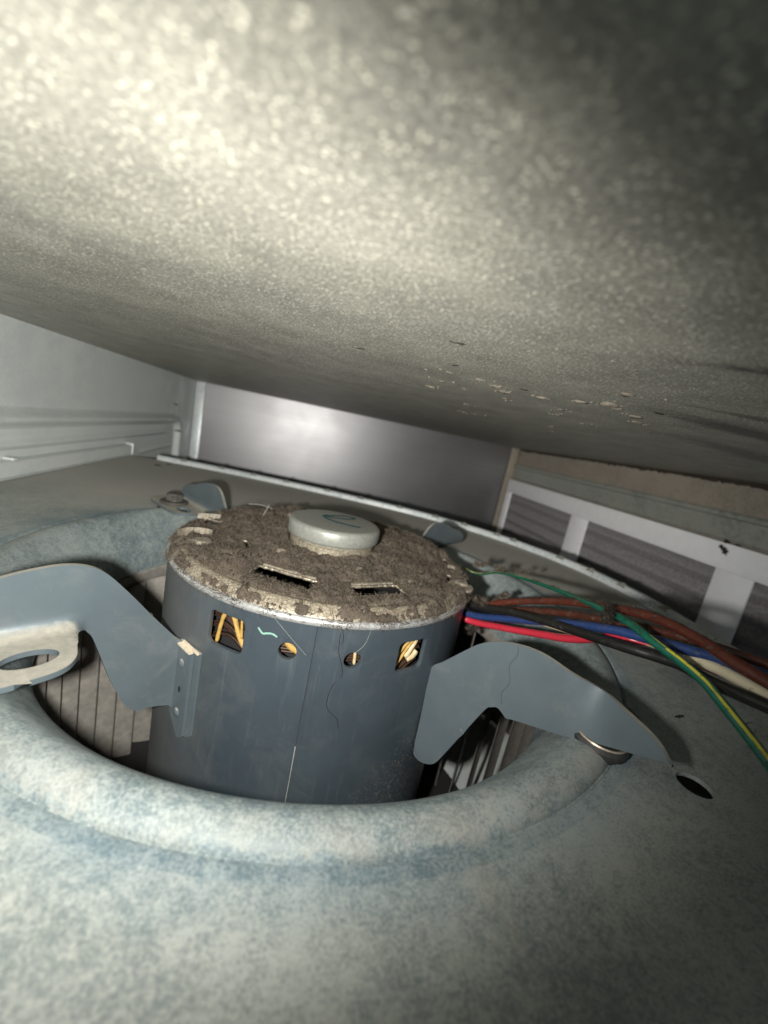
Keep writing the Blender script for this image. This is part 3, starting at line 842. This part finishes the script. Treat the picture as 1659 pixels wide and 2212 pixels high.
# paint dab, hairs and threads on the shell
def on_shell(pts, r=70.15): return [local(az, r, 0, z) for az, z in pts]
def ribbon(pts, w, mat, name, parent):
    P = catmull(pts, 6); V = []; F = []
    for i, p in enumerate(P):
        t = (P[min(i + 1, len(P) - 1)] - P[max(i - 1, 0)]).normalized(); nn = t.cross(Vector((p.x, p.y, 0)).normalized()) * w
        V += [p + nn, p - nn]
    for i in range(len(P) - 1): F.append((2 * i, 2 * i + 1, 2 * i + 3, 2 * i + 2))
    return obj(name, V, F, mat, parent)
ribbon(on_shell([(-110.6, 5.6), (-109.2, 4.0), (-108.0, 4.3), (-106.4, 4.6), (-105.0, 3.9)]), 0.34, M['mint'], 'paint_mark', motor)
tube(on_shell([(-94.75, ZT - 1), (-94.85, -20), (-94.9, -60), (-94.9, -75)], 70.0), 0.10, 6, wob=0.6).build('seam_line', M['hair'], motor)
tube(on_shell([(-94.95, -36), (-94.9, -50), (-94.95, -66)], 70.03), 0.15, 6, wob=1.2).build('seam_scrape', M['palehair'], motor)
for pts in ([(-88.5, 9), (-88.0, 2), (-86.6, -2.5), (-85.8, -7), (-88.0, -11), (-88.4, -19), (-84.8, -24), (-83.8, -28)],
            [(-88.2, 10.8), (-87.4, 6.0), (-89.0, 3)]):
    tube(catmull(on_shell(pts, 70.4), 6), 0.08, 5).build('hair_strand', M['hair'], motor)
for pts in ([(-106.5, 10.5), (-101, 4.5), (-96.5, -0.5)], [(-80, 10), (-81, 5), (-83.5, 1.5)]):
    tube(catmull(on_shell(pts, 70.4), 6), 0.055, 5).build('dust_thread', M['palehair'], motor)
tube([(-36, 36, 18), (-33.5, 35, 24.5)], 0.22, 5).build('straw_fibre', M['palehair'], motor)
tube(catmull([(-47, 56, 18.6), (-40, 55, 19.4), (-33, 53, 18.8)], 5), 0.2, 5).build('straw_fibre', M['palehair'], motor)

# ---- mounting arms: a sheet plan (s = along arm, q = down the sheet) folded into place
def sheet_part(outl, holes, fold, name, mat, parent, thick=1.5, cuts_s=(), cuts_q=()):
    bm = bmesh.new()
    for loop in [outl] + holes:
        vs = [bm.verts.new((p[0], 0, p[1])) for p in loop]
        for i in range(len(vs)): bm.edges.new((vs[i], vs[(i + 1) % len(vs)]))
    bmesh.ops.triangle_fill(bm, use_beauty=True, use_dissolve=False, edges=bm.edges[:], normal=(0, -1, 0))
    for s_ in cuts_s:
        bmesh.ops.bisect_plane(bm, geom=bm.verts[:] + bm.edges[:] + bm.faces[:], plane_co=(s_, 0, 0), plane_no=(1, 0, 0))
    for q_ in cuts_q:
        bmesh.ops.bisect_plane(bm, geom=bm.verts[:] + bm.edges[:] + bm.faces[:], plane_co=(0, 0, q_), plane_no=(0, 0, 1))
    bmesh.ops.recalc_face_normals(bm, faces=bm.faces)
    for v in bm.verts: v.co = Vector(fold(v.co.x, v.co.z))
    b = base_of(parent)
    for v in bm.verts: v.co = (v.co - b) * MM
    me = bpy.data.meshes.new(name); bm.to_mesh(me); bm.free()
    me.shade_smooth(); me.set_sharp_from_angle(angle=math.radians(30))
    o = link(name, me, mat, parent)
    md = o.modifiers.new('t', 'SOLIDIFY'); md.thickness = thick * MM; md.offset = 0
    dg = bpy.context.evaluated_depsgraph_get()
    new = bpy.data.meshes.new_from_object(o.evaluated_get(dg), depsgraph=dg)
    o.modifiers.clear(); o.data = new
    new.shade_smooth(); new.set_sharp_from_angle(angle=math.radians(32))
    return o
def smooth_loop(pts, n=4): return [(p.x, p.y) for p in catmull_closed([(a, b, 0) for a, b in pts], n)]

def arm_frame(A, az):
    a = math.radians(az); u = Vector((math.cos(a), math.sin(a), 0)); nn = Vector((-u.y, u.x, 0)); A = Vector((A[0], A[1], 0))
    return A, u, nn
# left front arm with its foot folded towards the viewer
AL = arm_frame((-51.5, -49.0), -140.5)
ZQ, RB = 8.0, 5.2; QL = RB * PI / 2
def fold_left(s_, q):
    A, u, nn = AL
    k = smoothstep(29.2, 34.2, s_)
    if q < ZQ:
        d = ZQ - q
        if d < QL: th = d / RB; n1, z1 = RB * (1 - math.cos(th)), ZQ - RB * math.sin(th)
        else: n1, z1 = RB + (d - QL), ZQ - RB
    else: n1, z1 = 0, q
    return A + u * s_ + nn * (n1 * k) + Vector((0, 0, z1 * k + q * (1 - k)))
planL = smooth_loop([(-1.2, -13), (3, -8.6), (11, 1.2), (18.6, 11), (26.4, 19.6), (34, 22.4), (42.5, 21.9), (50, 20.2), (60, 17), (70, 14.5), (77, 11), (80, 5), (80, -11), (77, -16),
                     (70, -17.6), (58, -17.8), (46, -17.8), (39.5, -16.6), (36, -13), (34.4, -7.5), (33.4, -2.5), (32.4, 0.2), (30.2, 1.0), (28.2, -1), (26.6, -5), (24, -13), (21.8, -19.5),
                     (17.2, -30), (13.2, -34.4), (9.2, -34.8), (5, -36), (1.5, -38), (-0.8, -44), (-1.0, -30), (-1.2, -20)], 4)
hole = [(44.5 + 6.0 * math.cos(2 * PI * k / 24), -8.6 + 3.9 * math.sin(2 * PI * k / 24)) for k in range(24)]
cq = [ZQ - QL * k / 8 for k in range(9)]
cs = [29.2 + 0.7 * k for k in range(9)] + [2 + 3 * k for k in range(9)] + [37 + 3 * k for k in range(15)]
armL = sheet_part(planL, [hole], fold_left, 'mounting_arm', M['arm'], motor, 1.5, cs, cq + [-3, -6, -9, -12, -15, -20, -25, -30, -35, 11, 14, 17, 20])
def foot_pt(F, s_, nn_, z): A, u, n_ = F; return A + u * s_ + n_ * nn_ + Vector((0, 0, z))
def foot_bolt(F, s_, n_, parent):
    p = foot_pt(F, s_, n_, 0)
    b = hexbolt('bolt', p.x, p.y, 5.6, 5.4, 5.0, M['bolt'], parent)
    lathe([(0.5, 5.7), (8.2, 5.6), (8.6, 5.0), (8.4, 3.9)], 36, cx=p.x, cy=p.y).build('washer', M['bolt'], b, True, 40)
    lathe([(9.0, 2.2), (9.4, 1.0), (9.0, -3.5), (3, -4)], 36, cx=p.x, cy=p.y).build('grommet', M['rubber'], b, True, 40)
# right front arm, foot folded away
AR = arm_frame((44.5, -55.5), -60.0)
def fold_right(s_, q):
    A, u, nn = AR
    n1 = -0.16 * max(0, s_ - 56) if s_ > 60 else -0.16 * 4 * smoothstep(52, 64, s_) * 0 - (0.16 * (max(0, s_ - 52) ** 2) / 16 if s_ > 52 else 0)
    g_ = math.exp(-((s_ - 57) / 7) ** 2)
    n1 += g_ * (0.24 * (q - 1) - 0.6)
    return A + u * s_ + nn * n1 + Vector((0, 0, q))
planR = smooth_loop([(-1.2, -11), (3.4, -5.6), (8.0, -0.2), (12.6, 5.2), (16.9, 9.8), (23.4, 14.2), (31.4, 17.2), (39.4, 18.3), (48.6, 17.2), (56.9, 16.3), (65.5, 15.8), (70.2, 15.0), (73.6, 13.4), (76.4, 10.6), (75.0, 10.6),
                     (64.0, 4.9), (51.9, -1.1), (43, -4.8), (35.4, -7.8), (33.0, -8.9), (31.4, -8.2), (29.2, -7.6), (27.0, -9.0), (25.1, -11.4), (19.6, -25), (13.9, -39.4), (10.9, -45.9), (6.9, -49.4), (2.6, -50.8), (0.0, -48.4), (-0.4, -36), (-1.1, -19)], 4)
armR = sheet_part(planR, [], fold_right, 'mounting_arm', M['arm'], motor, 1.5, [3 * k for k in range(16)] + [46, 48, 50, 52, 54, 56, 58, 60, 62, 64, 66, 68, 70], [-45, -40, -35, -30, -25, -20, -15, -10, -5, 0, 4, 8, 12, 16])
# its foot, behind
A, u, nn = AR
def fold_foot(s_, q): return A + u * s_ + nn * q + Vector((0, 0, 4.6 + 0.55 * max(0, s_ - 60) * (1 - q / 22)))
sheet_part(rrect(24, 20, 4) and [(56 + x, 10.5 + y) for x, y in rrect(22, 20, 4)], [], fold_foot, 'arm_foot', M['arm'], armR, 1.5)
p = foot_pt(AR, 61, 9.5, 0)
hexbolt('bolt', p.x, p.y, 5.9, 5.2, 4.6, M['bolt'], armR)
p = foot_pt(AR, 59, 4.6, 0)
lathe([(3.0, -2.0), (6.6, -1.6), (7.6, -0.4), (7.8, 1.6), (6.8, 2.9), (3.5, 3.1)], 40, cx=p.x, cy=p.y).build('grommet', M['rubber'], armR, True, 40)
lathe([(1.0, 2.6), (5.6, 2.7), (6.9, 3.2), (7.1, 2.8)], 40, cx=p.x, cy=p.y).build('washer', M['washer'], armR, True, 40)
hs = tube([fold_right(30.2 + 0.8 * math.sin(k * .5), 16.8 - k * 0.85) + nn * -0.95 for k in range(27)], 0.045, 5); hs.build('hair_strand', M['hair'], armR)
foot_bolt(AL, 60, 13.5, armL)
# welded flange of the left arm
A, u, nn = AL
def flange(name, mat, s0, n0, n1, zt, zb, th, parent, tip=5.0):
    azs = math.degrees(math.atan2(A.y, A.x)); V = []
    pts = [(n0, zt), (n1, zt - 0.4), (n1, zb), (n1 - 2.6, zb - 1.8), (n0, zb + tip)]
    for dr in (0, th):
        for t, z in pts: V.append(local(azs, R0 + s0 + dr - (t * t) / 140 + 0.0, t, z))
    m = len(pts)
    return obj(name, V, [tuple(range(m - 1, -1, -1)), tuple(range(m, 2 * m))] + [(i, (i + 1) % m, m + (i + 1) % m, m + i) for i in range(m)], mat, parent)
flange('weld_flange', M['arm'], 0.15, -1.0, 11.0, -11.6, -45.5, 0.9, armL, 3)
f2 = flange('weld_flange', M['arm'], 1.1, -0.8, 8.4, -12.2, -46.5, 1.3, armL, 6)
for t, z in ((3.6, -18.5), (3.9, -38.5)):
    azs = math.degrees(math.atan2(A.y, A.x)); P = local(azs, R0 + 2.4 - t * t / 140, t, z); d = local(azs, 1, 0, 0)
    V = []; F = []; mb = MB(); t2 = Vector((-d.y, d.x, 0)); up = Vector((0, 0, 1)); V = [P + d * 0.75]
    for ri, h in ((0.9, .6), (1.5, .25), (1.8, -.1)): V += [P + d * h + (t2 * math.cos(2 * PI * k / 12) + up * math.sin(2 * PI * k / 12)) * ri for k in range(12)]
    F = [(0, 1 + k, 1 + (k + 1) % 12) for k in range(12)] + [(1 + 12 * l + k, 13 + 12 * l + k, 13 + 12 * l + (k + 1) % 12, 1 + 12 * l + (k + 1) % 12) for l in range(2) for k in range(12)]
    obj('rivet', V, F, M['arm'], armL, True)
azs = math.degrees(math.atan2(A.y, A.x)); P = local(azs, R0 + 2.52, 4.4, -28.5)
obj('rivet_hole', [P + Vector((-math.sin(math.radians(azs)), math.cos(math.radians(azs)), 0)) * 0.7 * math.cos(2 * PI * k / 12) + Vector((0, 0, 1.2 * math.sin(2 * PI * k / 12))) for k in range(12)], [tuple(range(12))], M['black'], armL)
for n0, n1, dz in ((-0.6, 8.4, 0.0), (1.0, 11.0, 0.55)):
    V = [local(azs, R0 + rr, t, -12.2 + dz + zz - (t - n0) * .04) for rr in (0.4 if dz else 1.2, 1.2 if dz else 2.7) for t in (n0, n1) for zz in (0, 0.7)]
    obj('dust_edge', V, [(0, 1, 3, 2), (4, 6, 7, 5), (0, 4, 5, 1), (2, 3, 7, 6), (1, 5, 7, 3), (0, 2, 6, 4)], M['weldtan'], armL)
# the two arms at the back: the left arm turned about the motor axis
def copy_tree(o, parent, rz):
    c = o.copy(); COL.objects.link(c); c.parent = parent
    if rz is not None: c.rotation_euler = (0, 0, math.radians(rz))
    for ch in list(o.children):
        copy_tree(ch, c, None)
    return c
copy_tree(armL, motor, -90)
copy_tree(armL, motor, 180)

# ------------------------------------------------------------------ wires
CP = Vector(CAM_POS)
def ray(px, py, dist):
    d = Vector(CAM_R[0]) * (px - 829.5) + Vector(CAM_R[1]) * (py - 1106.0) + Vector(CAM_R[2]) * 864.24
    return CP + d.normalized() * dist
def wdist(x, off=0.0):
    if x < 1330: t = (x - 1010) / 320; return 204 - 50 * t + off
    t = (x - 1330) / 329; return 154 - 14 * t + off
def wire_fuzz(P, r, n, t):
    def pt(rd):
        i = int(min(0.999, rd.betavariate(1.0, 1.7)) * (len(P) - 1)); a = rd.uniform(-0.4, PI + .4)
        d = (P[i + 1] - P[i]).normalized(); s_ = d.cross(Vector((0, 0, 1))).normalized(); q = P[i].lerp(P[i + 1], rd.random())
        if fbm(tuple(q * 0.12)) < rd.uniform(-.35, .25): return None
        return q + s_ * math.cos(a) * r + Vector((0, 0, 1)) * math.sin(a) * r
    fibres(pt, n, 0.5, 1.8, 0.07, M['darklint'], 'lint_fibres', t, n, 0.5)
def wire(name, label, mat, px, r, off, first, last=None, offs=None, fuzz=1500):
    P = [Vector(first)] if first else []
    for i, (x, y) in enumerate(px): P.append(ray(x, y, wdist(x, offs[i] if offs else off)))
    if last: P.append(Vector(last))
    P = catmull(P, 8); b = P[0]
    t = thing(name, label, 'wire', (b.x, b.y, b.z), 'motor lead wires')
    tube(P, r, 14, wob=0.06).build('insulation', M[mat], t, True)
    if fuzz: wire_fuzz(P, r, fuzz, t)
    return t, P
wire('motor_wire', 'bright red wire at the bottom of the motor lead bundle', 'w_red',
     [(1012, 1340), (1075, 1354), (1155, 1368), (1235, 1380), (1335, 1377), (1395, 1391), (1450, 1410), (1530, 1440), (1620, 1478), (1720, 1530)], 1.5, 4, (60, -18, -1.5), fuzz=250, offs=[4, 4, 4, 4, 4, 5, 9, 14, 17, 19])
wire('motor_wire', 'dark blue wire between the red and black leads at the motor', 'w_blue',
     [(1011, 1326), (1095, 1337), (1215, 1346), (1315, 1359), (1375, 1373), (1475, 1401), (1555, 1425), (1659, 1462), (1740, 1495)], 1.55, 0, (60, -16, 3))
wire('motor_wire', 'thick black wire crossing diagonally over the red lead', 'w_black',
     [(1019, 1306), (1095, 1320), (1175, 1341), (1255, 1367), (1335, 1393), (1415, 1417), (1475, 1438), (1538, 1474), (1659, 1527), (1740, 1570)], 1.65, -5, (60, -12, 6.0))
wire('motor_wire', 'upper brown wire arching along the top of the bundle', 'w_brown',
     [(1030, 1303), (1091, 1301), (1155, 1298), (1235, 1301), (1355, 1319), (1435, 1343), (1515, 1384), (1575, 1424), (1659, 1474), (1740, 1525)], 1.5, 0, (62, -6, 7.5), offs=[0, 2, 5, 5, 2, -3, -7, -10, -11, -11], fuzz=5000)
wire('motor_wire', 'dull brown wire running just below the upper brown lead', 'w_brown2',
     [(1040, 1312), (1147, 1318), (1235, 1327), (1315, 1341), (1395, 1358), (1455, 1371), (1555, 1401), (1659, 1438), (1740, 1470)], 1.4, 6, (62, -4, 6), fuzz=5000)
wire('motor_wire', 'cream white wire emerging beside the black lead at the right', 'w_cream',
     [(1200, 1352), (1300, 1380), (1360, 1396), (1430, 1409), (1495, 1424), (1555, 1447), (1611, 1477), (1659, 1503), (1740, 1548)], 1.5, 5, (70, -14, 4), fuzz=200, offs=[6, 6, 5, 4, 1, -1, -2, -2, -2])
gp = [(1026, 1238), (1075, 1237), (1135, 1251), (1215, 1279), (1295, 1313), (1355, 1343), (1415, 1389), (1475, 1433), (1523, 1475), (1561, 1521), (1613, 1586), (1659, 1647), (1730, 1745)]
gd = [232, 222, 209, 184, 158, 146, 139, 136, 134, 132, 130, 128, 126]
P = catmull([(62, 14, 16)] + [ray(x, y, d) for (x, y), d in zip(gp, gd)], 8)
gt = thing('ground_wire', 'green ground wire with a yellow stripe curving over the bundle', 'wire', P[0], 'motor lead wires')
g_r = lambda f: 0.50 + 0.72 * smoothstep(0.05, 0.5, f)
gi = tube(P, g_r, 14, wob=0.05).build('insulation', M['w_green'], gt, True)
fr = frames(P); V = []; F = []
for i, (p, (t, n_, b_)) in enumerate(zip(P, fr)):
    view = (CP - p).normalized(); side = t.cross(view).normalized()
    base = math.radians(38 + 20 * math.sin(i * .06))
    for k in range(4):
        a = base + (k - 1.5) * 0.19
        V.append(p + (view * math.cos(a) - side * math.sin(a)) * (g_r(i / (len(P) - 1)) + 0.07))
sg = 1 if (V[0] - P[0]).z > 0 else -1
for i in range(len(P) - 1):
    for k in range(3): F.append((i * 4 + k, i * 4 + k + 1, (i + 1) * 4 + k + 1, (i + 1) * 4 + k))
obj('stripe', V, F, M['w_yellow'], gt, True)
wire_fuzz(P, 1.2, 3000, gt)

# ------------------------------------------------------------------ lint caught on the wires and rail
def lump(name, label, c, rad, n, parent=None, seed=1, mat='darklint', along=None, fl=(0.8, 2.4)):
    t = thing(name, label, 'lint', c)
    rnd = random.Random(seed); mb = MB()
    for k in range(n):
        off = Vector((rnd.gauss(0, .5), rnd.gauss(0, .5), rnd.gauss(0, .45))) * rad
        if along: off += Vector(along) * rnd.uniform(-1, 1)
        p = Vector(c) + off; rr = rad * rnd.uniform(.25, .5)
        bm = bmesh.new(); bmesh.ops.create_icosphere(bm, subdivisions=2, radius=rr)
        V = [v.co + p + v.co.normalized() * rr * 0.9 * fbm(tuple((v.co + p) * 0.9)) for v in bm.verts]; F = [tuple(v.index for v in f.verts) for f in bm.faces]
        mb.add(V, F); bm.free()
    body = mb.build('lint_mass', M[mat], t, True); body['kind'] = 'stuff'
    vs = mb.V
    fibres(lambda r_: r_.choice(vs), 160 * n, fl[0], fl[1], 0.07, M[mat], 'lint_fibres', t, seed, 1.0)
    return t
def wl_at(x, y, off=0): return tuple(ray(x, y, wdist(x, off)))
lump('lint_clump', 'dark lint clump caught where the green wire crosses the bundle', wl_at(1322, 1322, -9), 3.2, 6, seed=4, along=(0.6, 0.5, 2.6))
lump('lint_clump', 'fuzzy brown lint lying along the leads close to the motor', wl_at(1065, 1296, 0), 2.4, 10, seed=5, mat='lint', along=(12, 5, 0.2))
lump('lint_clump', 'lint lying on the thin far end of the green wire', tuple(ray(1085, 1230, 216)), 1.7, 9, seed=6, mat='lint', along=(13, -5, 0.4))
lump('lint_clump', 'lint wad hanging below the leads at the motor edge', (74, -22, -6), 2.6, 6, seed=7, along=(1, 1, 4))
lump('lint_clump', 'small dark lint tuft hanging on the white filter frame', (XR - 14.5, 96, 40), 5.0, 6, seed=8, along=(0, 3, 7))

# ------------------------------------------------------------------ crumbs on ceiling and plate
rnd = random.Random(21); mb = MB()
def crumb(x, y, z, rx, ry, rz, seed):
    bm = bmesh.new(); bmesh.ops.create_icosphere(bm, subdivisions=2, radius=1)
    V = []
    for v in bm.verts:
        k = 1 + 0.55 * fbm((v.co.x * 1.4 + seed, v.co.y * 1.4, v.co.z * 1.4))
        V.append((x + v.co.x * rx * k, y + v.co.y * ry * k, z + v.co.z * rz * k))
    mb.add(V, [tuple(v.index for v in f.verts) for f in bm.faces]); bm.free()
for i, (x, y, r) in enumerate([(30, -14, 2.1), (35, -57, 1.6), (43, -52, 1.5), (50, -45, 2.0), (62, -52, 2.3), (76, -70, 3.2), (80, -36, 1.2), (66, -88, 2.0), (28, -35, 1.4), (24, -56, 1.2), (40, -30, 1.0),
                              (58, -30, 1.2), (95, -60, 2.2), (105, -50, 2.0), (90, -20, 1.3), (77, 65, 1.8), (84, 62, 1.2), (60, 20, 1.0), (120, 30, 1.3), (140, 60, 1.5), (110, -10, 1.2), (70, -62, 2.2), (82, -66, 2.0)]):
    crumb(x, y, ZC, r * 1.2, r * 0.7, r * .32, i * 3.7)
    for _ in range(3): crumb(x + rnd.gauss(0, 3.5), y + rnd.gauss(0, 3), ZC - .05, rnd.uniform(.3, .8), rnd.uniform(.3, .6), .35, rnd.random() * 50)
o = mb.build('ceiling_crumbs', M['flake'], None, True); tag(o, 'tan dust crumbs stuck under the ceiling sheet', 'dust', None, 'stuff')
mb = MB()
for x, y, sx in ((49.6, -59.2, 1.9), (81, -36, 1.8), (90, -75, 2.4), (-46, 25, 1.5), (12, -95, 2.0), (-8, -60, 2.0), (20, -70, 1.4)):
    crumb(x, y, ZC - .05, sx, .45, .35, x)
o = mb.build('ceiling_slivers', M['hair'], None, True); tag(o, 'dark slivers of grime stuck under the ceiling sheet', 'grime', None, 'stuff')
mb = MB()
for x, y in ((121, -91), (123, -90.4)): crumb(x, y, 0.3, 1.3, .5, .3, x)
crumb(-195 + 40, 262, .5, 2.5, 1.2, .6, 3); crumb(-160, 245, .5, 3.0, 1.6, .5, 4)
o = mb.build('plate_crumbs', M['darklint'], None, True); tag(o, 'few dark crumbs lying on the housing plate', 'dust', None, 'stuff')
